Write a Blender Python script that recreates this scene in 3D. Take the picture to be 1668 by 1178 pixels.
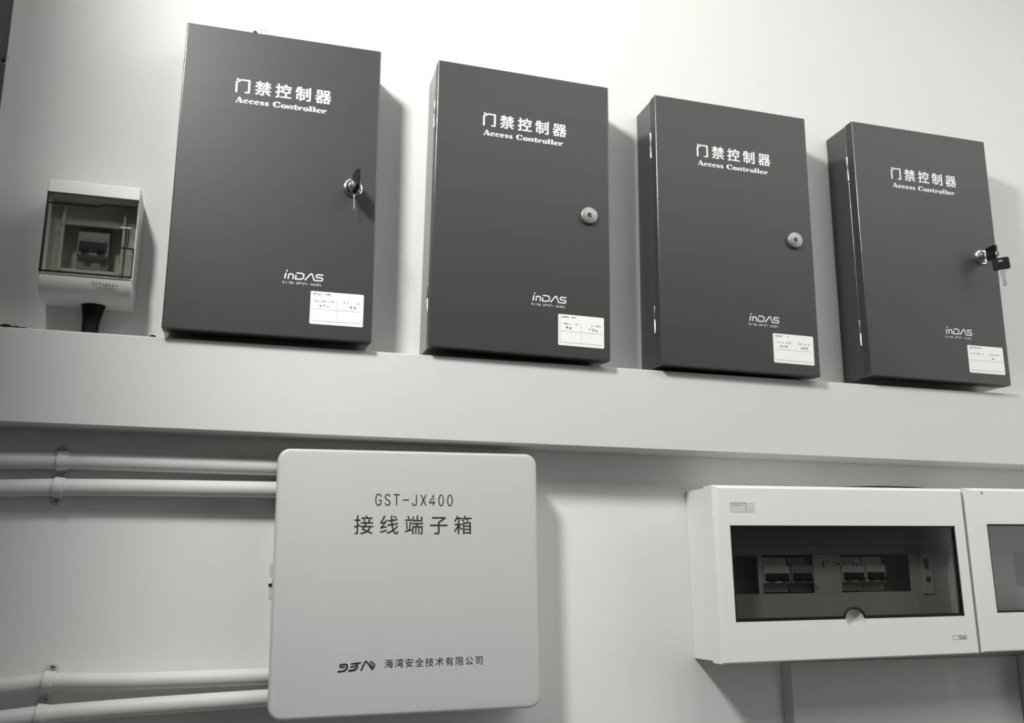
import bpy, math, random
from mathutils import Vector, Matrix

for o in list(bpy.data.objects):
    bpy.data.objects.remove(o)
sc = bpy.context.scene
col = sc.collection
rnd = random.Random(7)
MM = 0.001
ZB = 1.75            # height of the underside of the control boxes above the floor (m)

# ------------------------------------------------------------------ camera, light, exposure
cam_d = bpy.data.cameras.new('camera')
cam = bpy.data.objects.new('camera', cam_d)
col.objects.link(cam)
yaw, pitch, roll = 0.2833, 0.2261, -0.0030
F = Vector((math.sin(yaw)*math.cos(pitch), math.cos(yaw)*math.cos(pitch), math.sin(pitch)))
R0 = Vector((math.cos(yaw), -math.sin(yaw), 0))
U0 = R0.cross(F)
R = R0*math.cos(roll) + U0*math.sin(roll)
U = U0*math.cos(roll) - R0*math.sin(roll)
cam.matrix_world = Matrix(((R.x, U.x, -F.x, 0.0890), (R.y, U.y, -F.y, -1.2532), (R.z, U.z, -F.z, ZB-0.2949), (0, 0, 0, 1)))
cam_d.sensor_fit = 'HORIZONTAL'
cam_d.sensor_width = 36
cam_d.lens = 1576.78/1668*36
cam_d.clip_start = 0.01
sc.camera = cam

vs = sc.view_settings
sc.display_settings.display_device = 'sRGB'
vs.view_transform = 'Standard'
vs.look = 'None'
vs.gamma = 1
vs.use_curve_mapping = False
vs.exposure = 0.22

world = bpy.data.worlds.new('world')
sc.world = world
world.use_nodes = True
bg = world.node_tree.nodes['Background']
bg.inputs[0].default_value = (1.0, 0.985, 0.965, 1)
bg.inputs[1].default_value = 0.06

# the shaded ceiling lamp above and left of the camera: casts every hard shadow in the photograph
lp = bpy.data.lights.new('ceiling_lamp', 'SPOT')
lp.energy = 76
lp.shadow_soft_size = 0.11
lp.spot_size = math.radians(130)
lp.spot_blend = 0.35
lp.color = (1.0, 0.985, 0.965)
lo = bpy.data.objects.new('ceiling_lamp', lp)
lo.location = (-0.335, -0.87, ZB+0.875)
lo.rotation_euler = Vector((0.935, 0.87, -0.80)).to_track_quat('-Z', 'Y').to_euler()
col.objects.link(lo)
# wide, soft overhead fill, added unseen to lift the shadows between the boxes
lb_ = bpy.data.lights.new('overhead_fill_light', 'AREA')
lb_.shape = 'RECTANGLE'
lb_.size = 2.2
lb_.size_y = 0.7
lb_.energy = 18
lb_.color = (1.0, 0.985, 0.965)
lbo = bpy.data.objects.new('overhead_fill_light', lb_)
lbo.location = (1.6, -1.15, ZB+0.99)
col.objects.link(lbo)
# unseen fill light added at the right to lift the shadows under the trunking
la = bpy.data.lights.new('right_fill_light', 'AREA')
la.shape = 'RECTANGLE'
la.size = 1.3
la.size_y = 1.3
la.energy = 11
la.color = (1.0, 0.985, 0.965)
lao = bpy.data.objects.new('right_fill_light', la)
lao.location = (3.3, -1.7, ZB+0.25)
lao.rotation_euler = Vector((-2.3, 1.6, 0.0)).to_track_quat('-Z', 'Y').to_euler()
col.objects.link(lao)

# ------------------------------------------------------------------ materials
def mat(name, rgb, rough=0.5, metal=0.0, spec=0.5, var=0.0, scale=6.0, bump=0.0, bscale=300.0):
    m = bpy.data.materials.new(name)
    m.use_nodes = True
    nt = m.node_tree
    b = nt.nodes['Principled BSDF']
    if isinstance(rgb, (int, float)):
        rgb = (rgb*1.01, rgb*1.0, rgb*0.975)
    b.inputs['Base Color'].default_value = (*rgb, 1)
    b.inputs['Roughness'].default_value = rough
    b.inputs['Metallic'].default_value = metal
    b.inputs['Specular IOR Level'].default_value = spec
    if var or bump:
        tc = nt.nodes.new('ShaderNodeTexCoord')
    if var:
        n = nt.nodes.new('ShaderNodeTexNoise')
        n.inputs['Scale'].default_value = scale
        n.inputs['Detail'].default_value = 4
        nt.links.new(tc.outputs['Object'], n.inputs['Vector'])
        r = nt.nodes.new('ShaderNodeMapRange')
        r.inputs['To Min'].default_value = 1-var
        r.inputs['To Max'].default_value = 1+var
        nt.links.new(n.outputs['Fac'], r.inputs['Value'])
        mx = nt.nodes.new('ShaderNodeVectorMath')
        mx.operation = 'SCALE'
        mx.inputs[0].default_value = rgb
        nt.links.new(r.outputs['Result'], mx.inputs['Scale'])
        nt.links.new(mx.outputs['Vector'], b.inputs['Base Color'])
    if bump:
        n2 = nt.nodes.new('ShaderNodeTexNoise')
        n2.inputs['Scale'].default_value = bscale
        nt.links.new(tc.outputs['Object'], n2.inputs['Vector'])
        bp = nt.nodes.new('ShaderNodeBump')
        bp.inputs['Strength'].default_value = bump
        bp.inputs['Distance'].default_value = 0.001
        nt.links.new(n2.outputs['Fac'], bp.inputs['Height'])
        nt.links.new(bp.outputs['Normal'], b.inputs['Normal'])
    return m

def pane_mat(name, tint, gloss=0.04, rough=0.12):
    m = bpy.data.materials.new(name)
    m.use_nodes = True
    nt = m.node_tree
    nt.nodes.clear()
    out = nt.nodes.new('ShaderNodeOutputMaterial')
    tr = nt.nodes.new('ShaderNodeBsdfTransparent')
    tr.inputs[0].default_value = (tint*1.01, tint, tint*0.975, 1)
    gl = nt.nodes.new('ShaderNodeBsdfGlossy')
    gl.inputs['Roughness'].default_value = rough
    mx = nt.nodes.new('ShaderNodeMixShader')
    mx.inputs[0].default_value = gloss
    nt.links.new(tr.outputs[0], mx.inputs[1])
    nt.links.new(gl.outputs[0], mx.inputs[2])
    nt.links.new(mx.outputs[0], out.inputs[0])
    return m

M_WALL = mat('wall_paint', 0.80, 0.9, spec=0.2, var=0.02, scale=3, bump=0.08, bscale=60)
M_CEIL = mat('ceiling_paint', 0.75, 0.9, var=0.02)
M_FLOOR = mat('floor_tile', 0.30, 0.5, var=0.06)
M_TRUNK = mat('trunking_plastic', 0.66, 0.45, spec=0.3, var=0.015)
M_PIPE = mat('conduit_plastic', 0.66, 0.5, spec=0.3, var=0.05, scale=30)
M_DOOR = mat('dark_grey_powder_coat', 0.034, 0.44, spec=0.6, var=0.04, bump=0.05, bscale=900)
M_BODY = mat('dark_grey_painted_steel', 0.032, 0.10, spec=1.0, var=0.04)
M_EDGE = mat('smooth_paint_edge', 0.05, 0.20, spec=1.0, var=0.02)
M_CAB = mat('dark_cabinet_paint', 0.012, 0.5, var=0.05)
M_PRINT = mat('white_print', 0.86, 0.5, var=0.02)
M_STICK = mat('white_sticker_paper', 0.90, 0.5, var=0.01)
M_STICKINK = mat('sticker_ink', 0.06, 0.7, var=0.02)
M_STICKLINE = mat('sticker_rule', 0.28, 0.7, var=0.02)
M_CHROME = mat('chrome', 0.75, 0.16, metal=1.0, var=0.02)
M_STEEL = mat('zinc_plated_steel', 0.72, 0.30, metal=1.0, var=0.03)
M_LOCK = mat('satin_zinc', 0.32, 0.42, metal=0.7, var=0.03)
M_BLACK = mat('black_plastic', 0.006, 0.5, spec=0.25, var=0.05)
M_DISH = mat('dish_plastic', 0.50, 0.5, var=0.01)
M_DARKHOLE = mat('black_recess', 0.006, 0.6, var=0.05)
M_GST = mat('light_grey_painted_steel', 0.56, 0.40, spec=0.4, var=0.015, bump=0.03, bscale=700)
M_INK = mat('black_ink', 0.012, 0.6, var=0.02)
M_WHITE = mat('white_abs_plastic', 0.80, 0.35, spec=0.4, var=0.01)
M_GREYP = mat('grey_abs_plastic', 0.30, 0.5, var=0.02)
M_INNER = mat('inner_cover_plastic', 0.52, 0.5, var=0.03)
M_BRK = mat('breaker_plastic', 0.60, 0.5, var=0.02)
M_EMB = mat('embossed_mark', 0.25, 0.5, var=0.02)
M_PANE = pane_mat('smoked_pane', 0.66)
M_PANE2 = pane_mat('lightly_smoked_pane', 0.82)

# ------------------------------------------------------------------ mesh builder (millimetres)
class MB:
    def __init__(s):
        s.v, s.f, s.mi = [], [], []
    def add(s, vs_, fs, mi=0):
        o = len(s.v)
        s.v += [tuple(p) for p in vs_]
        s.f += [tuple(i+o for i in f) for f in fs]
        s.mi += [mi]*len(fs)
    def box(s, x0, x1, y0, y1, z0, z1, mi=0):
        vs_ = [(x, y, z) for x in (x0, x1) for y in (y0, y1) for z in (z0, z1)]
        s.add(vs_, [(0, 1, 3, 2), (4, 6, 7, 5), (0, 4, 5, 1), (2, 3, 7, 6), (0, 2, 6, 4), (1, 5, 7, 3)], mi)
    def hull(s, a, b, mi=0, caps=(True, True)):
        """two equal closed loops joined into a solid"""
        n = len(a)
        fs = [(i, (i+1) % n, n+(i+1) % n, n+i) for i in range(n)]
        if caps[0]: fs.append(tuple(range(n))[::-1])
        if caps[1]: fs.append(tuple(range(n, 2*n)))
        s.add(list(a)+list(b), fs, mi)
    def loops(s, ls, mi=0, caps=(True, True)):
        n = len(ls[0])
        vs_ = [p for l in ls for p in l]
        fs = []
        for k in range(len(ls)-1):
            fs += [(k*n+i, k*n+(i+1) % n, (k+1)*n+(i+1) % n, (k+1)*n+i) for i in range(n)]
        if caps[0]: fs.append(tuple(range(n))[::-1])
        if caps[1]: fs.append(tuple(range((len(ls)-1)*n, len(ls)*n)))
        s.add(vs_, fs, mi)
    def lathe(s, c, axis, prof, n=32, mi=0, caps=(True, True)):
        """prof: (radius, distance along axis)"""
        a = Vector(axis).normalized()
        u = a.orthogonal().normalized()
        w = a.cross(u)
        c = Vector(c)
        ls = [[c+a*h+(u*math.cos(t)+w*math.sin(t))*r for t in [2*math.pi*i/n for i in range(n)]] for r, h in prof]
        s.loops(ls, mi, caps)
    def tube(s, pts, r, n=12, mi=0, rads=None):
        pts = [Vector(p) for p in pts]
        ls = []
        up = None
        for i, p in enumerate(pts):
            d = (pts[min(i+1, len(pts)-1)]-pts[max(i-1, 0)]).normalized()
            if up is None:
                up = d.orthogonal().normalized()
            up = (up-d*up.dot(d)).normalized()
            w = d.cross(up)
            rr = rads[i] if rads else r
            ls.append([p+(up*math.cos(t)+w*math.sin(t))*rr for t in [2*math.pi*k/n for k in range(n)]])
        s.loops(ls, mi)
    def flat(s, pts, y, mi=0):
        """flat polygon facing the room"""
        a = sum(pts[i][0]*pts[(i+1) % len(pts)][1]-pts[(i+1) % len(pts)][0]*pts[i][1] for i in range(len(pts)))
        if a < 0: pts = pts[::-1]
        s.add([(p[0], y, p[1]) for p in pts], [tuple(range(len(pts)))], mi)
    def stroke(s, pts, w, y, mi=0, closed=False):
        """ribbon of width w along a 2-D polyline, mitred"""
        P = [Vector(p) for p in pts]
        n = len(P)
        L, Rr = [], []
        for i in range(n):
            if closed:
                a, b = (P[i]-P[i-1]).normalized(), (P[(i+1) % n]-P[i]).normalized()
            else:
                a = (P[i]-P[i-1]).normalized() if i else (P[1]-P[0]).normalized()
                b = (P[i+1]-P[i]).normalized() if i < n-1 else a
            t = a+b
            t = t.normalized() if t.length > 1e-6 else a
            nn = Vector((-t.y, t.x))
            k = max(0.45, abs(nn.dot(Vector((-a.y, a.x)))))
            ww = (w[i] if isinstance(w, (list, tuple)) else w)/2/k
            L.append(P[i]+nn*ww); Rr.append(P[i]-nn*ww)
        m = n if closed else n-1
        for i in range(m):
            j = (i+1) % n
            s.flat([tuple(Rr[i]), tuple(Rr[j]), tuple(L[j]), tuple(L[i])], y, mi)
    def build(s, name, mats, parent=None, bevel=0.0, seg=2, smooth=None, loc=None, edge=None):
        me = bpy.data.meshes.new(name)
        me.from_pydata([(x*MM, y*MM, z*MM) for x, y, z in s.v], [], s.f)
        if not isinstance(mats, (list, tuple)): mats = [mats]
        for m in mats: me.materials.append(m)
        me.polygons.foreach_set('material_index', s.mi)
        me.update()
        o = bpy.data.objects.new(name, me)
        col.objects.link(o)
        if parent: o.parent = parent
        if loc: o.location = loc
        if bevel:
            md = o.modifiers.new('bevel', 'BEVEL')
            md.width = bevel*MM
            md.segments = seg
            md.limit_method = 'ANGLE'
            md.angle_limit = math.radians(40)
            md.harden_normals = False
            if edge is not None: md.material = edge
        if smooth or bevel:
            me.polygons.foreach_set('use_smooth', [True]*len(me.polygons))
            if not bevel:
                me.set_sharp_from_angle(angle=math.radians(smooth))
            else:
                wn = o.modifiers.new('wn', 'WEIGHTED_NORMAL')
                wn.keep_sharp = True
        return o

def tag(o, label, cat, group=None):
    o['label'] = label
    o['category'] = cat
    if group: o['group'] = group
    return o

def struct(o):
    o['kind'] = 'structure'
    return o

def empty(name, loc, label, cat, group=None, roty=0.0):
    e = bpy.data.objects.new(name, None)
    e.empty_display_size = 0.05
    col.objects.link(e)
    e.location = loc
    e.rotation_euler = (0, roty, 0)
    return tag(e, label, cat, group)

def rrect(x0, x1, z0, z1, r, y, n=6):
    """rounded rectangle loop, counter-clockwise seen from the room"""
    pts = []
    for cx, cz, a0 in ((x1-r, z0+r, -90), (x1-r, z1-r, 0), (x0+r, z1-r, 90), (x0+r, z0+r, 180)):
        for i in range(n+1):
            a = math.radians(a0+90*i/n)
            pts.append((cx+r*math.cos(a), y, cz+r*math.sin(a)))
    return pts

# ------------------------------------------------------------------ lettering
def glyphs(mb, text, x0, x1, zc, h, y, bold=0.0, mi=0):
    """Chinese lettering: each character centred in its own cell"""
    n = len(text)
    pitch = (x1-x0-h)/(n-1) if n > 1 else 0
    for i, ch in enumerate(text):
        c = bpy.data.curves.new('lettering', 'FONT')
        c.body = ch
        c.size = 1
        o = bpy.data.objects.new('lettering', c)
        col.objects.link(o)
        bpy.context.view_layer.update()
        m = o.to_mesh()
        vs_ = [v.co.copy() for v in m.vertices]
        fs = [tuple(p.vertices) for p in m.polygons]
        o.to_mesh_clear()
        bpy.data.objects.remove(o)
        bpy.data.curves.remove(c)
        k = h/0.93
        cx = x0+h/2+pitch*i
        for q, (sx, sz) in enumerate(((-1, -1), (-1, 1), (1, -1), (1, 1), (0, 0)) if bold else ((0, 0),)):
            mb.add([(cx+(v.x-0.5+sx*bold)*k, y-0.04*q, zc+(v.y-0.38+sz*bold*0.6)*k) for v in vs_], fs, mi)

def arc(cx, cz, rx, rz, a0, a1, n=14):
    return [(cx+rx*math.cos(math.radians(a0+(a1-a0)*i/n)), cz+rz*math.sin(math.radians(a0+(a1-a0)*i/n))) for i in range(n+1)]

def ring(mb, cx, cz, rx, rz, ix, iz, a0, a1, y, tr, n=20):
    o, i_ = arc(cx, cz, rx, rz, a0, a1, n), arc(cx, cz, ix, iz, a0, a1, n)
    for k in range(n):
        mb.flat([tr(p) for p in (o[k], o[k+1], i_[k+1], i_[k])], y)

def fat_text(mb, text, x0, x1, z0, cap, y):
    """fat-face serif lettering, cap height 1, x-height 0.66"""
    wid = dict(A=1.0, C=1.0, c=.66, e=.68, s=.58, o=.74, n=.86, t=.52, r=.66, l=.46)
    wid[' '] = .42
    tot = sum(wid[c] for c in text)
    sx = (x1-x0)/tot
    pen = 0.0
    for ch in text:
        w = wid[ch]
        def tr(p, pen=pen): return (x0+(pen+p[0])*sx, z0+p[1]*cap)
        def poly(*ps): mb.flat([tr(p) for p in ps], y)
        def rect(a, b, c, d): poly((a, b), (c, b), (c, d), (a, d))
        X = .68
        if ch == 'A':
            poly((.36, 1.02), (.58, 1.02), (.94, .05), (.62, .05)); poly((.42, 1.02), (.47, .98), (.16, .04), (.10, .04))
            rect(.24, .30, .7, .37); rect(0, 0, .30, .09); rect(.54, 0, 1.0, .09)
        elif ch == 'C':
            ring(mb, .5, .5, .46, .53, .17, .47, 40, 320, y, tr); rect(.80, .62, .90, 1.0); rect(.82, .08, .88, .34)
        elif ch == 'c':
            ring(mb, .33, .33, .31, .36, .10, .30, 50, 320, y, tr); ring(mb, .48, .47, .12, .12, .01, .01, 0, 360, y, tr, 10)
        elif ch == 'e':
            ring(mb, .34, .33, .32, .36, .10, .30, 0, 320, y, tr); rect(.2, .31, .64, .38)
        elif ch == 'o':
            ring(mb, .37, .33, .34, .36, .11, .30, 0, 360, y, tr)
        elif ch == 's':
            pts = [(.46, .50), (.40, .63), (.22, .64), (.13, .53), (.22, .40), (.36, .29), (.45, .17), (.34, .03), (.16, .03), (.08, .17)]
            mb.stroke([tr(p) for p in pts], [a*cap for a in (.12, .07, .08, .16, .26, .26, .18, .08, .07, .14)], y)
        elif ch == 'n':
            rect(.08, 0, .32, X); rect(.52, 0, .76, .55); rect(0, 0, .40, .08); rect(.45, 0, .84, .08); rect(0, X-.08, .32, X)
            poly((.3, .56), (.45, .70), (.62, .70), (.76, .54), (.52, .54), (.48, .62), (.40, .6))
        elif ch == 't':
            rect(.12, .05, .36, .86); rect(0, .58, .48, X); poly((.12, .1), (.2, -.02), (.4, -.02), (.5, .12), (.36, .1))
        elif ch == 'r':
            rect(.08, 0, .32, X); rect(0, 0, .44, .08); rect(0, X-.08, .32, X); ring(mb, .5, .54, .14, .14, .01, .01, 0, 360, y, tr, 10); poly((.3, .5), (.42, .68), (.52, .68), (.40, .58))
        elif ch == 'l':
            rect(.10, 0, .34, 1.0); rect(0, 0, .44, .08); rect(0, .92, .3, 1.0)
        pen += w

def mono_text(mb, text, x0, x1, z0, h, w, y):
    """thin sign lettering"""
    n = len(text)
    cw = h*0.52
    pitch = (x1-x0-cw)/(n-1)
    for i, ch in enumerate(text):
        ox = x0+pitch*i
        S = lambda pts, closed=False: mb.stroke([(ox+a*cw, z0+b*h) for a, b in pts], w, y, closed=closed)
        if ch == 'G':
            S([(.95, .75), (.9, .88), (.75, .98), (.5, 1), (.25, .96), (.08, .78), (.03, .5), (.08, .22), (.25, .04), (.5, 0), (.75, .04), (.95, .16), (.95, .45), (.55, .45)])
        elif ch == 'S':
            S([(.92, .78), (.82, .93), (.55, 1), (.25, .95), (.1, .8), (.12, .65), (.3, .55), (.65, .46), (.88, .35), (.93, .2), (.8, .05), (.5, 0), (.22, .05), (.06, .22)])
        elif ch == 'T':
            S([(-.02, .98), (1.02, .98)]); S([(.5, .98), (.5, 0)])
        elif ch == '-':
            S([(.0, .5), (1.1, .5)])
        elif ch == 'J':
            S([(.85, 1), (.85, .22), (.75, .05), (.5, 0), (.22, .05), (.1, .25)])
        elif ch == 'X':
            S([(.02, 1), (.98, 0)]); S([(.95, 1), (.04, 0)])
        elif ch == '4':
            S([(.72, 0), (.72, 1), (.02, .27), (1.02, .27)])
        elif ch == '0':
            S([(.5+.42*math.cos(t), .5+.5*math.sin(t)) for t in [2*math.pi*k/18 for k in range(18)]], True)

def logo_text(mb, x, z, w, h, y):
    """the i n D lambda S mark"""
    t = h*0.17
    def S(pts, ww=1.0): mb.stroke([(x+a*w+(b*h)*0.10, z+b*h) for a, b in pts], t*ww, y)
    S([(.015, 0), (.03, .82)], 1.05); S([(.04, 1.0), (.05, 1.22)], 1.0)
    S([(.105, 0), (.105, .60), (.125, .70), (.20, .70), (.225, .58), (.225, 0)])
    S([(.29, .92), (.43, .92), (.485, .76), (.485, .25), (.43, .08), (.29, .08), (.29, .62)])
    S([(.53, .0), (.655, .95), (.69, .95), (.775, 0.0)])
    S([(.985, .92), (.83, .92), (.81, .82), (.81, .60), (.83, .52), (.95, .50), (.975, .40), (.975, .16), (.95, .08), (.79, .08)])

def faint_row(mb, x0, x1, z0, h, y, seed, mi=0, dens=0.75, cell=None):
    """a row of print too small to read: broken little strokes"""
    r = random.Random(seed)
    x = x0
    cell = cell or h*0.95
    while x+cell*0.8 <= x1:
        if r.random() < dens:
            w = cell*0.72
            t = h*0.24
            for _ in range(r.choice((2, 3, 3))):
                if r.random() < .5:
                    zz = z0+h*r.random()*0.83
                    mb.flat([(x, zz), (x+w*(.5+.5*r.random()), zz), (x+w*.9, zz+t), (x, zz+t)], y, mi)
                else:
                    xx = x+(w-t)*r.random()
                    mb.flat([(xx, z0), (xx+t, z0), (xx+t, z0+h*(.6+.4*r.random())), (xx, z0+h*.9)], y, mi)
        x += cell

# ------------------------------------------------------------------ the room
b = MB(); b.box(-2200, 4200, 0, 120, 0, 2800); struct(b.build('wall_back', M_WALL))
b = MB(); b.box(-2200, 4200, -4000, 120, -80, 0); struct(b.build('floor', M_FLOOR))
b = MB(); b.box(-2200, 4200, -4000, 120, 2800, 2880); struct(b.build('ceiling', M_CEIL))

# tall dark cabinet at the left edge
CX = -0.2168
t = empty('tall_cabinet', (CX-0.30, 0, 0), 'dark grey tall cabinet whose side shows along the upper left edge of the photo', 'cabinet')
b = MB(); b.box(-300, 300, -540, -0.5, 0, 2740); b.build('body', M_CAB, t, bevel=2)
b = MB(); b.box(-297, 297, -565, -542, 60, 2735); dr = b.build('door', M_CAB, t, bevel=2)
b = MB(); b.box(225, 240, -593, -565, 1000, 1160); b.build('handle', M_STEEL, dr, bevel=3)
h = MB()
h.tube([(300, -14, ZB*1000+347), (305, -15, ZB*1000+347.5), (308, -15, ZB*1000+351), (307, -14, ZB*1000+355), (303, -13, ZB*1000+357)], 0.9, 8)
ho = h.build('cable_tie', M_WHITE, t, smooth=50)
ho['label'] = 'curled white cable tie'
b = MB(); b.lathe((300, -17, ZB*1000+350), (1, 0, 0), [(3.2, 0), (3.2, 1.5), (2, 2.2)], 14); b.build('cable_grommet', M_BLACK, t, smooth=40)

# ------------------------------------------------------------------ the cable trunking
# top edge z = -4.6 at x = 0 and it falls 4.3 mm per metre to the left
t = empty('cable_trunking', (0, 0, ZB-0.0605), 'long pale grey cable trunking running across the wall under the four dark boxes', 'cable trunking', roty=0.0043)
b = MB(); b.box(-216, 3200, -2, -0.3, -53.5, 54.8); b.box(-216, 3200, -50, -2, -54.6, 55.9)
b.build('trough', M_TRUNK, t, bevel=1.2)
b = MB(); b.box(-216, 3200, -55, -50, -54.6, 55.9); b.build('cover', M_TRUNK, t, bevel=1.6)
# small dark lump and crumb lying on the trunking
b = MB()
for k, (dx, dy, r) in enumerate(((-14, 0, 6), (-5, -3, 7.5), (5, 2, 7), (13, -1, 5.5))):
    b.lathe((dx, dy, 0), (0, 0, 1), [(r*.85, 0), (r, r*.25), (r*.85, r*.6), (r*.4, r*.8)], 12)
tag(b.build('putty_lump', M_BLACK, None, smooth=60, loc=(-0.166, -0.044, ZB-0.0053)), 'small flat black lump lying on the left end of the trunking', 'putty')
b = MB(); b.lathe((0, 0, 0), (0, 0, 1), [(3.5, 0), (4, 1.2), (2.5, 2.6)], 12)
tag(b.build('mortar_crumb', M_BLACK, None, smooth=60, loc=(-0.0105, -0.050, ZB-0.0046)), 'tiny dark crumb on the trunking just left of the leftmost dark box', 'crumb')

# ------------------------------------------------------------------ access control boxes
BW, BH, BD = 250, 406, 69
def lock_mesh(parent, has_key):
    b = MB()
    ax = (0, -1, 0)
    c = (94, -BD, 204)
    if has_key:
        b.lathe(c, ax, [(12.5, 0), (12.5, 2.0), (11.3, 3.0), (9.8, 3.2), (9.6, 7.5), (8.4, 8.6), (6.4, 8.8)], 40)
        b.lathe((94, -BD-8.8, 204), ax, [(6.2, 0), (6.0, 1.0), (4.6, 1.4)], 32)
    else:
        b.lathe(c, ax, [(12.2, 0), (12.2, 3.8), (11.7, 4.6), (10.9, 5.0), (2.0, 5.1)], 40)
        b.lathe((94, -BD-5.05, 204), ax, [(3.3, 0), (3.2, 0.2)], 20, mi=1)
        b.box(93.2, 94.8, -BD-5.5, -BD-5.0, 203.0, 207.0, 1)
        b.lathe((95.3, -BD-5.1, 203.6), ax, [(1.5, 0), (1.2, 0.8), (0.4, 1.1)], 14)
    o = b.build('lock', [M_CHROME if has_key else M_LOCK, M_DARKHOLE], parent, smooth=35)
    o['label'] = 'chrome cam lock' if has_key else 'round metal cam lock with a keyhole'
    return o

BODY = None
def access_box(cx, cz, rot, label, seed, keyed, sticker):
    h2 = BH/2*MM
    loc = (cx-h2*math.sin(rot), 0, ZB+cz-h2*math.cos(rot))
    t = empty('access_control_box', loc, label, 'access control box', 'dark access control boxes above the trunking', rot)
    b = MB()
    b.box(-124, 124, -50.0, -0.3, 0.8, 405.2); b.box(-121.5, 121.5, -52.0, -49.8, 3, 403)
    b.build('enclosure_body', [M_BODY, M_EDGE], t, bevel=1.6, seg=4, edge=1)
    for zz in (333, 68):
        b = MB()
        b.lathe((-124.6, -50.8, zz-20), (0, 0, 1), [(0.7, 0), (1.5, 0.5), (1.5, 19.5), (1.2, 20), (1.5, 20.5), (1.5, 39.5), (0.7, 40)], 12)
        b.build('hinge', M_STEEL, t, smooth=40)
    b = MB(); b.box(-125, 125, -BD, -51.4, 0, 406)
    d = b.build('door', [M_DOOR, M_EDGE], t, bevel=1.5, seg=4, edge=1)
    y = -BD-0.25
    b = MB(); glyphs(b, '门禁控制器', -61, 60.5, 203+124.3, 19.5, y, 0.024)
    b.build('chinese_title', M_PRINT, d)
    b = MB(); fat_text(b, 'Access Controller', -59.7, 55.8, 203+100.6, 7.6, y); fat_text(b, 'Access Controller', -59.3, 56.2, 203+100.6, 7.7, y-0.04)
    b.build('english_title', M_PRINT, d)
    b = MB(); logo_text(b, 13.5, 203-129, 48, 9.3, y)
    faint_row(b, 12, 26, 203-135.4, 3.1, y, 3, 0, 1.0, 2.9); faint_row(b, 28.5, 61, 203-135.4, 3.1, y, 5, 0, 1.0, 2.6)
    b.build('logo', M_PRINT, d)
    lock_mesh(d, keyed)
    # sticker: white paper with ruled table and tiny print
    x0, x1, z0, z1 = sticker
    b = MB()
    b.hull(rrect(x0, x1, z0, z1, 1.6, y+0.1, 4), rrect(x0, x1, z0, z1, 1.6, y-0.1, 4))
    ys = y-0.25
    W_, H_ = x1-x0, z1-z0
    px = lambda u: x0+u*W_
    pz = lambda v: z0+v*H_
    for u0, u1, v, w in ((.035, .965, .10, .45), (.035, .965, .46, .35)):
        b.stroke([(px(u0), pz(v)), (px(u1), pz(v))], w, ys, 2)
    if seed < 3:
        b.stroke([(px(.5), pz(.10)), (px(.5), pz(.75))], .25, ys, 2)
        b.stroke([(px(.04), pz(.10)), (px(.04), pz(.75))], .22, ys, 2)
    faint_row(b, px(.06), px(.40), pz(.89), 2.6, ys, seed*10+1, 1, .9)
    faint_row(b, px(.07), px(.46), pz(.68), 2.4, ys, seed*10+2, 2, .8)
    faint_row(b, px(.62), px(.95), pz(.68), 2.4, ys, seed*10+3, 2, .8)
    if seed < 4: faint_row(b, px(.17), px(.42), pz(.53), 3.3, ys, seed*10+4, 2 if seed == 1 else 1, .85, 4.6)
    faint_row(b, px(.67), px(.92) if seed < 4 else px(.82), pz(.53), 3.3, ys, seed*10+5, 1, .85, 4.6)
    b.build('label_sticker', [M_STICK, M_STICKINK, M_STICKLINE], d)
    return t

SP = (50, 115.5, 203-187, 203-144)
B1 = access_box(0.1254, 0.2058, 0.0035, 'leftmost dark grey access control box, an edge-on black key in its lock', 1, True, (47, 113.3, 203-184.6, 203-142.2))
B2 = access_box(0.4512, 0.2034, 0.0187, 'dark grey access control box beside the leftmost one, with an empty round lock', 2, False, SP)
B3 = access_box(0.7747, 0.1991, 0.0147, 'dark grey access control box with an empty round lock standing next to the rightmost box', 3, False, SP)
B4 = access_box(1.1090, 0.2037, 0.0096, 'dark grey access control box at the far right with two black-headed keys at its lock', 4, True, SP)

def wpos(root, p):
    """local millimetres of a box to world metres"""
    r = root.rotation_euler.y
    x, y, z = (c*MM for c in p)
    return (root.location.x+x*math.cos(r)+z*math.sin(r), root.location.y+y, root.location.z-x*math.sin(r)+z*math.cos(r))

def key_head(b, w, h, th):
    """plastic bow in the local xz plane, hole near the top"""
    n = 6
    out = rrect(-w/2, w/2, 0, h, 3.0, 0, n)
    hw = 3.2
    hole = rrect(-hw, hw, h-6.2, h-3.2, 1.4, 0, n)
    m = len(out)
    vs_ = [(p[0], s, p[2]) for s in (-th/2, th/2) for l in (out, hole) for p in l]
    fs = []
    for i in range(m):
        j = (i+1) % m
        fs += [(i, j, m+j, m+i), (2*m+j, 2*m+i, 3*m+i, 3*m+j), (j, i, 2*m+i, 2*m+j), (m+i, m+j, 3*m+j, 3*m+i)]
    b.add(vs_, fs)

def make_key(name_loc, rot, label, bl=24, w=21, h=19, th=3.6):
    """origin at the end of the plastic bow where the blade starts; blade runs down local -z"""
    t = empty('key', name_loc, label, 'key', 'black-headed keys')
    t.rotation_euler = rot
    b = MB(); key_head(b, w, h, th); b.build('bow', M_BLACK, t, bevel=0.6)
    b = MB()
    pro = [(-4, 1), (4, 1), (4, -6), (2.6, -7.5), (2.6, -10), (3.4, -12), (2.4, -14), (3.2, -16.5), (2.2, -18.5), (2.6, -bl+2.5), (0, -bl), (-2.6, -bl+2), (-2.6, -7.5), (-4, -6)]
    b.hull([(x, -1, z) for x, z in pro][::-1], [(x, 1, z) for x, z in pro][::-1])
    b.build('blade', M_STEEL, t, bevel=0.25, seg=1)
    return t

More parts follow.
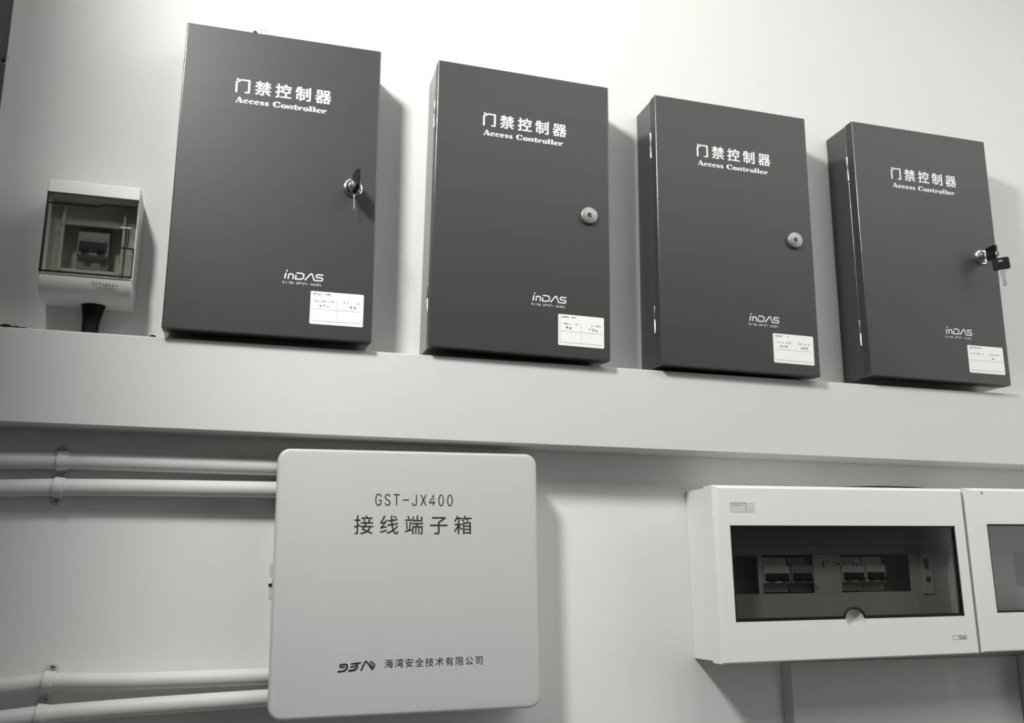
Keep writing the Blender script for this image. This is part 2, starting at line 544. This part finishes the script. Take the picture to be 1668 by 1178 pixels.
def ring_obj(loc, rot, label, r=8.0, th=0.75):
    b = MB()
    n, k = 28, 8
    ls = [[((r+th*math.cos(a))*math.cos(u), th*math.sin(a), (r+th*math.cos(a))*math.sin(u)) for a in [2*math.pi*j/k for j in range(k)]] for u in [2*math.pi*i/n for i in range(n+1)]]
    b.loops(ls, 0, (False, False))
    o = b.build('key_ring', M_STEEL, None, smooth=60)
    o.location = loc
    o.rotation_euler = rot
    return tag(o, label, 'key ring')

# keys of the leftmost box: one in the lock, bow upright and edge-on
make_key(wpos(B1, (94, -BD-11.0, 204)), (math.radians(90), math.radians(90), math.radians(5)), 'black-headed key standing edge-on in the lock of the leftmost dark box', 9, 25, 26, 5.2)
b = MB(); b.tube([(0, 0, 0), (0.6, -1.5, -5), (1.0, -1.0, -14), (1.6, -0.5, -27)], 0.6, 8)
o = b.build('key_wire', M_STEEL, None, smooth=50)
o.location = wpos(B1, (93.5, -BD-12.5, 197))
tag(o, 'thin bright wire hanging below the key in the leftmost dark box', 'wire')
# keys of the rightmost box: one in the lock, a second one hanging from its ring
make_key(wpos(B4, (94, -BD-12.0, 204)), (math.radians(90), math.radians(90), math.radians(-3)), 'black-headed key pushed into the lock of the rightmost dark box', 10, 21, 22)
ring_obj(wpos(B4, (95, -BD-33.0, 197.0)), (0, 0, math.radians(30)), 'small steel ring joining the two keys at the rightmost dark box', 7.0)
make_key(wpos(B4, (97.5, -BD-36.0, 173.0)), (0, math.radians(-4), math.radians(-35)), 'black-headed key hanging below the lock of the rightmost dark box, blade down', 27, 24, 19)

# wire ends on top of the leftmost dark box
b = MB()
z0 = 406.3
b.tube([(-46, -16, z0), (-45, -16, z0+12), (-43, -17, z0+24), (-40, -18, z0+31)], 2.6, 10, 0)
b.tube([(-43, -17, z0+24), (-40, -18, z0+32), (-34, -19, z0+35), (-26, -20, z0+33.5)], 0.8, 8, 1)
o = b.build('wire_stub', [M_BLACK, M_WHITE], None, smooth=50)
o.location = B1.location; o.rotation_euler = B1.rotation_euler
tag(o, 'dark wire stub with a bare pale end poking up behind the leftmost dark box', 'wire')

# ------------------------------------------------------------------ small breaker box on the left
t = empty('breaker_box', (-0.0895, 0, ZB+0.1092-0.0706), 'small white breaker box with one smoked window left of the dark boxes', 'breaker box', roty=0.005)
hw = 51.3
b = MB()
# side profile (y, z) of the moulded housing, rounded at the bottom front
prof = [(-0.3, 0), (-34, 0), (-44, 1.5), (-52, 5.5), (-58, 12), (-61.5, 19), (-62.5, 24)]
low = [(-hw, y, z) for y, z in prof]
hiw = [(hw, y, z) for y, z in prof]
# lower chin as a solid running full width
pr_ = prof+[(-0.3, 24)]
b.hull([(-hw, y, z) for y, z in pr_], [(hw, y, z) for y, z in pr_])
b.box(-hw, hw, -62.5, -0.3, 124.5, 141)
b.box(-hw, -hw+2.2, -50, -0.3, 24, 124.5)
b.box(hw-2.2, hw, -58, -0.3, 24, 124.5)
b.box(-hw+2.2, hw-2.2, -4, -0.3, 24, 124.5)
b.build('housing', M_WHITE, t, bevel=1.6, seg=3)
b = MB()
b.box(-hw+2.3, -36, -34, -30, 24.2, 124.3); b.box(36, hw-2.3, -34, -30, 24.2, 124.3)
b.box(-36, 36, -34, -30, 24.2, 40); b.box(-36, 36, -34, -30, 96, 124.3)
b.box(-36, -33, -42, -34, 36, 118); b.box(33, 36, -42, -34, 36, 118)
b.build('inner_cover', M_INNER, t, bevel=0.6)
# smoked lid: front sheet, with sides
b = MB()
b.box(-hw+0.3, hw-0.5, -64.0, -62.6, 24.6, 124.2)
b.box(-hw+0.3, -hw+1.6, -62.6, -50.2, 24.6, 124.2)
lid = b.build('lid', M_PANE2, t)
lid['label'] = 'smoked translucent lid'
b = MB(); y = -64.7
b.box(-hw+0.2, hw-0.4, -64.9, -64.0, 24.2, 26.6); b.box(-hw+0.2, -hw+2.6, -64.9, -64.0, 24.2, 124.3)
b.box(hw-1.8, hw-0.4, -64.9, -64.0, 88, 124.3); b.box(hw-1.8, hw-0.4, -64.9, -64.0, 24.2, 62)
b.box(-hw+0.2, hw-0.4, -64.6, -64.0, 122.6, 124.3)
for pts in ([(-hw+1, 110), (6, 111.2), (14, 114.5), (hw-1, 115)], [(36, 61.5), (48, 61.5), (49.8, 59.5), (49.8, 55)], [(43, 61.5), (43, 86)]):
    for a, c in zip(pts[:-1], pts[1:]):
        b.tube([(a[0], -64.2, a[1]), (c[0], -64.2, c[1])], 0.9, 6)
b.build('lid_edge', M_BLACK, lid)
b = MB(); b.box(33, 45, -64.5, -64.0, 87, 88); b.build('lid_catch', M_WHITE, lid)
b = MB(); faint_row(b, 7, 14, 14.5, 3.2, -63.0, 61, 0, 1, 2.4); faint_row(b, 15, 37, 13, 4.2, -63.0, 62, 0, 1, 3.6); faint_row(b, 13, 32, 9.4, 2.4, -62.4, 63, 0, 1, 2)
for v in range(len(b.v)):
    x, yy, z = b.v[v]
    b.v[v] = (x, (-62.2 if z > 19 else -62.2+(19-z)*0.45)-0.5, z)
b.build('embossed_brand', M_EMB, t)

def breaker(x, y, z, w, n, label, hh=72, dark=False):
    """row of n poles, toggles down; origin at the bottom back"""
    t = empty('circuit_breaker', (x, y, z), label, 'circuit breaker', 'circuit breakers behind smoked windows')
    b = MB()
    pf = [(0, 0), (0, hh), (-14, hh), (-14, hh*.80), (-22, hh*.74), (-22, hh*.26), (-14, hh*.20), (-14, 0)]
    b.hull([(-w/2, a, c) for a, c in pf][::-1], [(w/2, a, c) for a, c in pf][::-1])
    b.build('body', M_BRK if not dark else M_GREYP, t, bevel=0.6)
    b = MB(); b.box(-w/2+2, w/2-2, -22.4, -21.9, hh*.32, hh*.54); b.build('toggle_slot', M_DARKHOLE, t)
    for i in range(n):
        xx = -w/2+w*(i+.5)/n
        b = MB(); b.box(xx-4, xx+4, -31, -22, hh*.30, hh*.40); b.build('toggle', M_BLACK, t, bevel=1)
    return t
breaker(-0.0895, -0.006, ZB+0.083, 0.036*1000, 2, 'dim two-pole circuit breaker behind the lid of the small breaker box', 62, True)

# black tapered cable below the breaker box
b = MB(); b.loops([[(r*math.cos(a)+dx, r*.8*math.sin(a), z) for a in [2*math.pi*i/20 for i in range(20)]] for r, z, dx in ((9.5, 0, -1), (9.5, 12, -1), (10, 22, -0.6), (11.5, 32, 0), (13.5, 41, .5), (14, 43.2, .5))])
tag(b.build('cable_boot', M_BLACK, None, smooth=60, loc=(-0.0845, -0.018, ZB-0.0050)), 'black tapered cable boot between the small breaker box and the trunking', 'cable')

# ------------------------------------------------------------------ grey junction box
GX, GZ = 0.3082, -0.2884
gw, gh, gd = 163.6, 313.1, 57.5
t = empty('junction_box', (GX+0.0017, 0, ZB+GZ-gh/2*MM), 'light grey steel junction box with rounded corners and black lettering', 'junction box', roty=-0.0109)
b = MB()
b.loops([rrect(-gw+5, gw-4, 4, gh-4, 12, -0.3, 8), rrect(-gw+5, gw-4, 4, gh-4, 12, -38, 8)][::1])
b.build('case', M_GST, t, smooth=35)
b = MB()
r0 = 15
b.loops([rrect(-gw, gw, 0, gh, r0, -36, 8), rrect(-gw, gw, 0, gh, r0, -54.0, 8), rrect(-gw+.7, gw-.7, .7, gh-.7, r0-.7, -56.0, 8),
         rrect(-gw+2, gw-2, 2, gh-2, r0-2, -57.2, 8), rrect(-gw+4, gw-4, 4, gh-4, r0-4, -57.5, 8)])
cv = b.build('cover', M_GST, t, smooth=40)
y = -57.8
b = MB(); mono_text(b, 'GST-JX400', -45, 51.7, gh/2+88.9, 13.4, 1.25, y); b.build('model_lettering', M_INK, cv)
b = MB(); glyphs(b, '接线端子箱', -70.5, 76.5, gh/2+65.2, 23, y); b.build('chinese_title', M_INK, cv)
b = MB(); glyphs(b, '海湾安全技术有限公司', -31, 90, gh/2-97.8, 10.2, y); b.build('company_lettering', M_INK, cv)
b = MB()
def lz(px, pz):   # strokes of the mark, drawn in millimetres
    return (-86+(px-125)*0.1175, gh/2-105+(265-pz)*0.119)
def LS(pts, w): b.stroke([lz(*p) for p in pts], w*1.35, y)
LS([(150, 200), (200, 196), (218, 204), (216, 236), (195, 256), (165, 263), (125, 264)], 1.5)
LS([(150, 200), (146, 216), (155, 224), (197, 222)], 1.3)
LS([(255, 196), (356, 188)], 1.3); LS([(250, 223), (292, 220), (305, 210)], 1.3); LS([(318, 192), (318, 228), (296, 252), (230, 262)], 1.6)
LS([(350, 258), (362, 254), (375, 222), (404, 172)], 1.3)
b.flat([lz(*p) for p in ((398, 172), (410, 168), (480, 238), (500, 216), (502, 224), (474, 260), (462, 256))], y)
LS([(438, 185), (462, 176), (498, 206), (480, 228), (450, 192)], .5); LS([(455, 184), (488, 214)], .6)
b.build('company_mark', M_INK, cv)
b = MB(); b.box(-gw-3.2, -gw+4.5, -40, -30, gh/2-22, gh/2+20)
hg = b.build('side_latch', M_GST, t, bevel=.8)
b = MB(); b.box(-gw-4.6, -gw-0.5, -41.5, -33, gh/2-3.5, gh/2+2.2, 0); b.box(-gw-4.4, -gw-0.6, -41, -33.5, gh/2-6.5, gh/2-3.5, 1)
b.build('latch_pin', [M_WHITE, M_BLACK], hg, bevel=.3, seg=1)

# ------------------------------------------------------------------ conduits on the left, with saddle clamps
def conduit(pts, r, label):
    b = MB()
    b.tube([(x, y, z) for x, y, z in pts], r, 24)
    o = b.build('conduit', M_PIPE, None, smooth=60, loc=(0, 0, ZB))
    return tag(o, label, 'conduit', 'white conduits entering the junction box')
def smoothpts(ctrl, n=10):
    out = []
    c = [Vector(p) for p in ctrl]
    for i in range(len(c)-1):
        p0, p1, p2, p3 = c[max(i-1, 0)], c[i], c[i+1], c[min(i+2, len(c)-1)]
        for k in range(n):
            t_ = k/n
            out.append(0.5*((2*p1)+(p2-p0)*t_+(2*p0-5*p1+4*p2-p3)*t_*t_+(3*p1-p0-3*p2+p3)*t_**3))
    out.append(c[-1])
    return [tuple(p) for p in out]
PR = 10.0
XL, XR = -215.5, 149.0
conduit(smoothpts([(XL, -17, -154.5), (-160, -17, -153.6), (-101, -16, -151.8), (0, -17, -152.3), (XR, -18, -153.0)]), PR, 'white conduit running under the trunking into the junction box, topmost of the four')
conduit(smoothpts([(XL, -17, -186.3), (-160, -17, -185.4), (-102, -16, -183.0), (0, -17, -181.5), (XR, -18, -180.3)]), PR, 'white conduit just below the topmost one, entering the upper part of the junction box')
conduit(smoothpts([(XL, -17, -406.5), (-145, -17, -404.0), (-92, -16, -400.0), (0, -17, -401.8), (XR, -18, -400.5)]), PR-.4, 'white conduit entering the lower part of the junction box, above the bottommost one')
conduit(smoothpts([(XL, -17, -443.5), (-145, -17, -439.0), (-96, -16, -435.0), (0, -17, -430.2), (XR, -18, -424.6)]), PR, 'white conduit sloping up to the junction box, bottommost of the four')

def clamp(x, zc, up, lean, label, dark=False):
    t = empty('saddle_clamp', (x*MM, 0, ZB+zc*MM), label, 'conduit clamp', 'saddle clamps on the conduits', lean)
    r0, r1, w = PR+.3, PR+1.6, 5.5
    b = MB()
    ln, n = [], 26
    for xx in (-w, w):
        for rr in (r1, r0):
            ln.append([(xx, -16-rr*math.cos(a), rr*math.sin(a)) for a in [math.radians(-128+256*i/n) for i in range(n+1)]])
    o0, i0, o1, i1 = ln
    vs_ = o0+i0+o1+i1
    m = n+1
    fs = []
    for i in range(n):
        fs += [(i+1, i, 2*m+i, 2*m+i+1), (m+i, m+i+1, 3*m+i+1, 3*m+i), (i, i+1, m+i+1, m+i), (2*m+i+1, 2*m+i, 3*m+i, 3*m+i+1)]
    fs += [(0, m, 3*m, 2*m), (n, 2*m+n, 3*m+n, m+n)]
    b.add(vs_, fs)
    b.build('strap', M_PIPE, t, smooth=50)
    for s in ((1,) if up else (-1,)):
        b = MB()
        z_in, z_out = s*(PR-1), s*(PR+9.5)
        lp_ = [(6.5*math.cos(a), s*(PR+3.5)+s*6.5*math.sin(a)) for a in [math.pi*i/10 for i in range(11)]]
        lp_ = [(6.5, z_in)]+lp_+[(-6.5, z_in)]
        if s < 0: lp_ = lp_[::-1]
        b.hull([(p[0], -2.6, p[1]) for p in lp_], [(p[0], -0.3, p[1]) for p in lp_])
        b.build('foot', M_PIPE, t, bevel=.5)
        b = MB(); b.lathe((0, -2.6, s*(PR+4.5)), (0, -1, 0), [(3.2, 0), (3.0, 1.1), (1.6, 1.7)], 16); b.box(-2.3, 2.3, -4.6, -4.1, s*(PR+4.5)-.4, s*(PR+4.5)+.4, 1)
        b.build('screw', [M_STEEL, M_DARKHOLE], t, smooth=40)
    return t
clamp(-101.0, -151.8, True, 0.02, 'white saddle clamp around the topmost conduit below the trunking')
clamp(-102.5, -183.0, False, 0.12, 'white saddle clamp around the conduit just below the topmost one')
clamp(-92.5, -400.0, True, 0.10, 'white saddle clamp around the upper one of the two bottom conduits')
clamp(-96.5, -435.0, True, 0.10, 'white saddle clamp around the bottommost conduit')
# bare screw and plug between the upper pair of conduits
b = MB(); b.lathe((0, 0, 0), (0, -1, 0), [(3.4, 0), (3.4, 5), (2.6, 7), (1.0, 7.6)], 14); b.tube([(2, -5, 1), (8, -8, 2.2), (12, -9, 2.0)], 1.0, 8)
tag(b.build('anchor_screw', M_STEEL, None, smooth=40, loc=(-0.0985, -0.0003, ZB-0.1675)), 'bright anchor screw between the two upper conduits', 'screw')

# ------------------------------------------------------------------ distribution boxes at the lower right
def dist_box(cx, cz, rot, label, win, notch, insets, screwdot=False):
    hw, H, D = 200.0, 229.7, 82.5
    t = empty('distribution_box', (cx+H/2*MM*0.011, 0, ZB+cz-H/2*MM), label, 'distribution box', 'white distribution boxes', rot)
    bw = hw-1.5
    wx0, wx1, wz0, wz1 = win
    b = MB()      # back housing: open tray
    b.box(-bw, -bw+2.5, -58, -0.3, 2, H-2); b.box(bw-2.5, bw, -58, -0.3, 2, H-2)
    b.box(-bw+2.5, bw-2.5, -58, -0.3, 2, 4.5); b.box(-bw+2.5, bw-2.5, -58, -0.3, H-4.5, H-2); b.box(-bw+2.5, bw-2.5, -3, -0.3, 4.5, H-4.5)
    b.build('housing', M_WHITE, t, bevel=.8)
    # front cover: frame with chamfered rim round the window
    li, ti, ri, bi = insets
    rim_b = [(-hw, -57.5, 0), (hw, -57.5, 0), (hw, -57.5, H), (-hw, -57.5, H)]
    rim_f = [(-hw, -D+3.2, 0), (hw, -D+3.2, 0), (hw, -D+3.2, H), (-hw, -D+3.2, H)]
    fr = [(-hw+bi, -D, bi), (hw-ri, -D, bi), (hw-ri, -D, H-ti), (-hw+li, -D, H-ti)]
    op = [(wx0, -D, wz0), (wx1, -D, wz0), (wx1, -D, wz1), (wx0, -D, wz1)]
    ob = [(wx0+1, -D+9, wz0+1), (wx1-1, -D+9, wz0+1), (wx1-1, -D+9, wz1-1), (wx0+1, -D+9, wz1-1)]
    b = MB()
    b.loops([rim_b, rim_f, fr], 0, (False, False))
    nx, nz, nr = 3.5, wz0, 15.5
    low = [(nx+nr*math.cos(a), -D, nz+11.0*math.sin(a)) for a in [math.pi+math.pi*i/18 for i in range(19)]] if notch else []
    edge = [op[0]]+low+op[1:]
    nl = len(low)
    # front face in four pieces around the opening
    b.add([fr[0], fr[1], op[1]]+low[::-1]+[op[0]], [tuple(range(4+nl))])
    for i in (1, 2, 3):
        j = (i+1) % 4
        b.add([fr[i], fr[j], op[j], op[i]], [(0, 1, 2, 3)])
    sides = [(op[1], op[2]), (op[2], op[3]), (op[3], op[0])]
    if notch: sides += [(op[0], low[0]), (low[-1], op[1])]
    else: sides += [(op[0], op[1])]
    for p, q in sides:
        b.add([p, q, (q[0], -D+9, q[2]), (p[0], -D+9, p[2])], [(0, 1, 2, 3)])
    cv = b.build('cover', M_WHITE, t)
    # gasket around the window, thicker at the bottom
    b = MB()
    yg0, yg1 = -D+9, -D+1.2
    b.box(wx0+.2, wx0+2.6, yg1, yg0, wz0, wz1); b.box(wx1-2.6, wx1-.2, yg1, yg0, wz0, wz1)
    b.box(wx0, wx1, yg1, yg0, wz1-2.2, wz1-.2)
    if notch:
        b.box(wx0, nx-nr, yg1, yg0, wz0+.2, wz0+4.0); b.box(nx+nr, wx1, yg1, yg0, wz0+.2, wz0+4.0)
        pts = arc(nx, nz+1.5, nr+.4, 13.0, 0, 180, 20)
        b.tube([(p[0], -D+1.6, p[1]) for p in pts], 1.6, 8)
    else:
        b.box(wx0, wx1, yg1, yg0, wz0+.2, wz0+2.6)
    b.build('gasket', M_BLACK, cv)
    # smoked pane, cut out over the finger notch
    b = MB()
    ol = [(wx0+.4, wz0+.4)]+([(p[0], p[1]) for p in arc(nx, nz+1.5, nr, 12.5, 180, 0, 20)] if notch else [])+[(wx1-.4, wz0+.4), (wx1-.4, wz1-.4), (wx0+.4, wz1-.4)]
    b.hull([(p[0], -D+4.6, p[1]) for p in ol], [(p[0], -D+3.0, p[1]) for p in ol])
    pn = b.build('window_pane', M_PANE, cv)
    pn['label'] = 'smoked translucent window pane'
    if notch:
        b = MB()
        n_ = 40
        ls = []
        for k_, dep in ((1.0, 0.0), (.93, 2.6), (.8, 5.0), (.6, 7.0), (.35, 8.2), (.05, 8.6)):
            ls.append([(nx+nr*k_*math.cos(a_), -D+(dep if math.sin(a_) <= 1e-6 else max(dep, 3.2)), nz+(11.0 if math.sin(a_) < 0 else 14.0)*k_*math.sin(a_)) for a_ in [2*math.pi*i/n_ for i in range(n_)]])
        b.loops(ls, 0, (False, True))
        b.build('finger_notch', M_DISH, cv, smooth=70)
    # inner cover behind the pane
    mz = (wz0+wz1)/2
    X = lambda u: wx0+(u-97)/1430*(wx1-wx0)
    Z = lambda v: wz1-(v-60)/590*(wz1-wz0)
    b = MB()
    yi = -40
    b.box(-bw+2.6, bw-2.6, yi, yi+2, Z(150)+.1, H-4.6)
    b.box(-bw+2.6, bw-2.6, yi, yi+2, 4.6, Z(488))
    z0, z1 = Z(488), Z(240)
    if notch:
        b.box(-bw+2.6, bw-2.6, yi+5, yi+7, Z(240), Z(150))
        segs = [(None, 195), (345, 372), (690, 868), (1325, None)]
    else:
        b.box(-bw+2.6, bw-2.6, yi, yi+2, Z(240), Z(150))
        segs = [(None, 420), (690, 868)]
    for a, c in segs:
        b.box(-bw+2.6 if a is None else X(a), bw-2.6 if c is None else X(c), yi, yi+2, z0, z1)
    ic = b.build('inner_cover', M_INNER, t, bevel=.6)
    b = MB(); b.box(X(110), X(1470), yi-3, yi-.1, Z(166), Z(150)); b.build('cover_rib', M_BRK, ic, bevel=.5)
    if notch:
        b = MB(); b.box(X(1400), X(1475), yi-2, yi-.1, Z(505), Z(225), 0); b.box(X(1420), X(1450), yi-2.6, yi-2, Z(340), Z(270), 1); b.lathe((X(1440), yi-2, Z(410)), (0, -1, 0), [(4, 0), (4, .8)], 14, 1)
        b.build('inner_latch', [M_BRK, M_BLACK], ic)
        b = MB(); faint_row(b, X(750), X(1010), Z(320), 9, yi-.3, 71, 0, .9, 8); b.build('printed_legend', M_BRK, ic)
        # paper label at the top left of the cover and brand at the lower right
        b = MB(); b.hull(rrect(-175.5, -138.5, H/2+79, H/2+92, 1.2, -D-.05, 3), rrect(-175.5, -138.5, H/2+79, H/2+92, 1.2, -D-.3, 3))
        b.box(-175, -157, -D-.45, -D-.3, H/2+88.2, H/2+88.8, 1); b.box(-152.4, -151.8, -D-.45, -D-.3, H/2+79.5, H/2+91.5, 1)
        b.box(-175, -150, -D-.45, -D-.3, H/2+91.0, H/2+91.8, 1)
        lb = b.build('rating_label', [M_EMB2, M_EMB], cv)
        b = MB(); b.stroke([(157, H/2-94.3), (157, H/2-89.3), (180, H/2-89.3), (180, H/2-94.3)], .5, -D-.25, 0, True)
        faint_row(b, 167, 179.5, H/2-93.6, 3.6, -D-.25, 77, 0, 1, 2.5)
        b.build('embossed_brand', M_EMB, cv)
    if screwdot:
        b = MB(); b.lathe((-171, -D, H-6.8), (0, -1, 0), [(2.2, 0), (2.0, .5)], 12); b.build('screw_plug', M_GREYP, cv)
    return t
M_EMB2 = mat('label_film', 0.62, 0.45, var=0.02)
E1 = dist_box(0.9087, -0.2791, -0.0111, 'white distribution box with a wide smoked window and a finger notch below it', (-177, 181.5, 114.9-63.2, 114.9+61.5), True, (9, 4, 2.5, 2))
E2 = dist_box(1.3145, -0.2734, -0.0104, 'white distribution box cut off by the right edge of the photo', (-169, 181, 114.9-61.5, 114.9+63.0), False, (11, 4, 2.5, 2), True)
def inbox(root, u, v, wx=(-177, 181.5), wz=(114.9-63.2, 114.9+61.5)):
    X = wx[0]+(u-97)/1430*(wx[1]-wx[0]); Zz = wz[1]-(v-60)/590*(wz[1]-wz[0])
    return wpos(root, (X, -18.5, Zz))
for u0, u1, n, lb, dk in ((376, 540, 2, 'pale circuit breaker with a dark toggle, leftmost behind the wide smoked window', False),
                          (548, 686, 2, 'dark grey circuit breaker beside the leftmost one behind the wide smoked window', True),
                          (872, 1022, 2, 'pale circuit breaker right of the blank strip behind the wide smoked window', False),
                          (1028, 1160, 2, 'pale circuit breaker next to the right-hand empty slot behind the wide smoked window', False)):
    p = inbox(E1, (u0+u1)/2, 478)
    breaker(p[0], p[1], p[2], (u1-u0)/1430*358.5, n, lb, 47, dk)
# black cable arching along the top of the distribution box
b = MB()
b.tube(smoothpts([(150, -28, 4.0), (118, -40, 4.2), (80, -56, 3.6), (30, -58, 3.2), (-28, -40, 2.8)]), 2.6, 10)
o = b.build('cable', M_BLACK, None, smooth=60)
o.location = wpos(E1, (40, 0, 229.7-1.2)); o.rotation_euler = (0, -0.0111, 0)
tag(o, 'thin black cable lying on top of the wide-windowed distribution box', 'cable')

# wide flat trunking dropping from the distribution boxes
b = MB(); b.hull([(x, y, 0) for x, y in ((0, -0.3), (0, -2), (8.5, -11.5), (392, -11.5), (392, -0.3))], [(x, y, 1348) for x, y in ((0, -0.3), (0, -2), (8.5, -11.5), (392, -11.5), (392, -0.3))])
tag(b.build('cable_duct', M_TRUNK, None, bevel=1.0, loc=(0.844, 0, 0)), 'wide flat pale duct running down the wall below the distribution boxes', 'cable duct')
b = MB(); b.box(0, 80, -45, -0.3, 0, 1350)
tag(b.build('cable_duct', M_TRUNK, None, bevel=1.2, loc=(1.2378, 0, 0)), 'deeper pale duct at the lower right corner of the photo', 'cable duct')
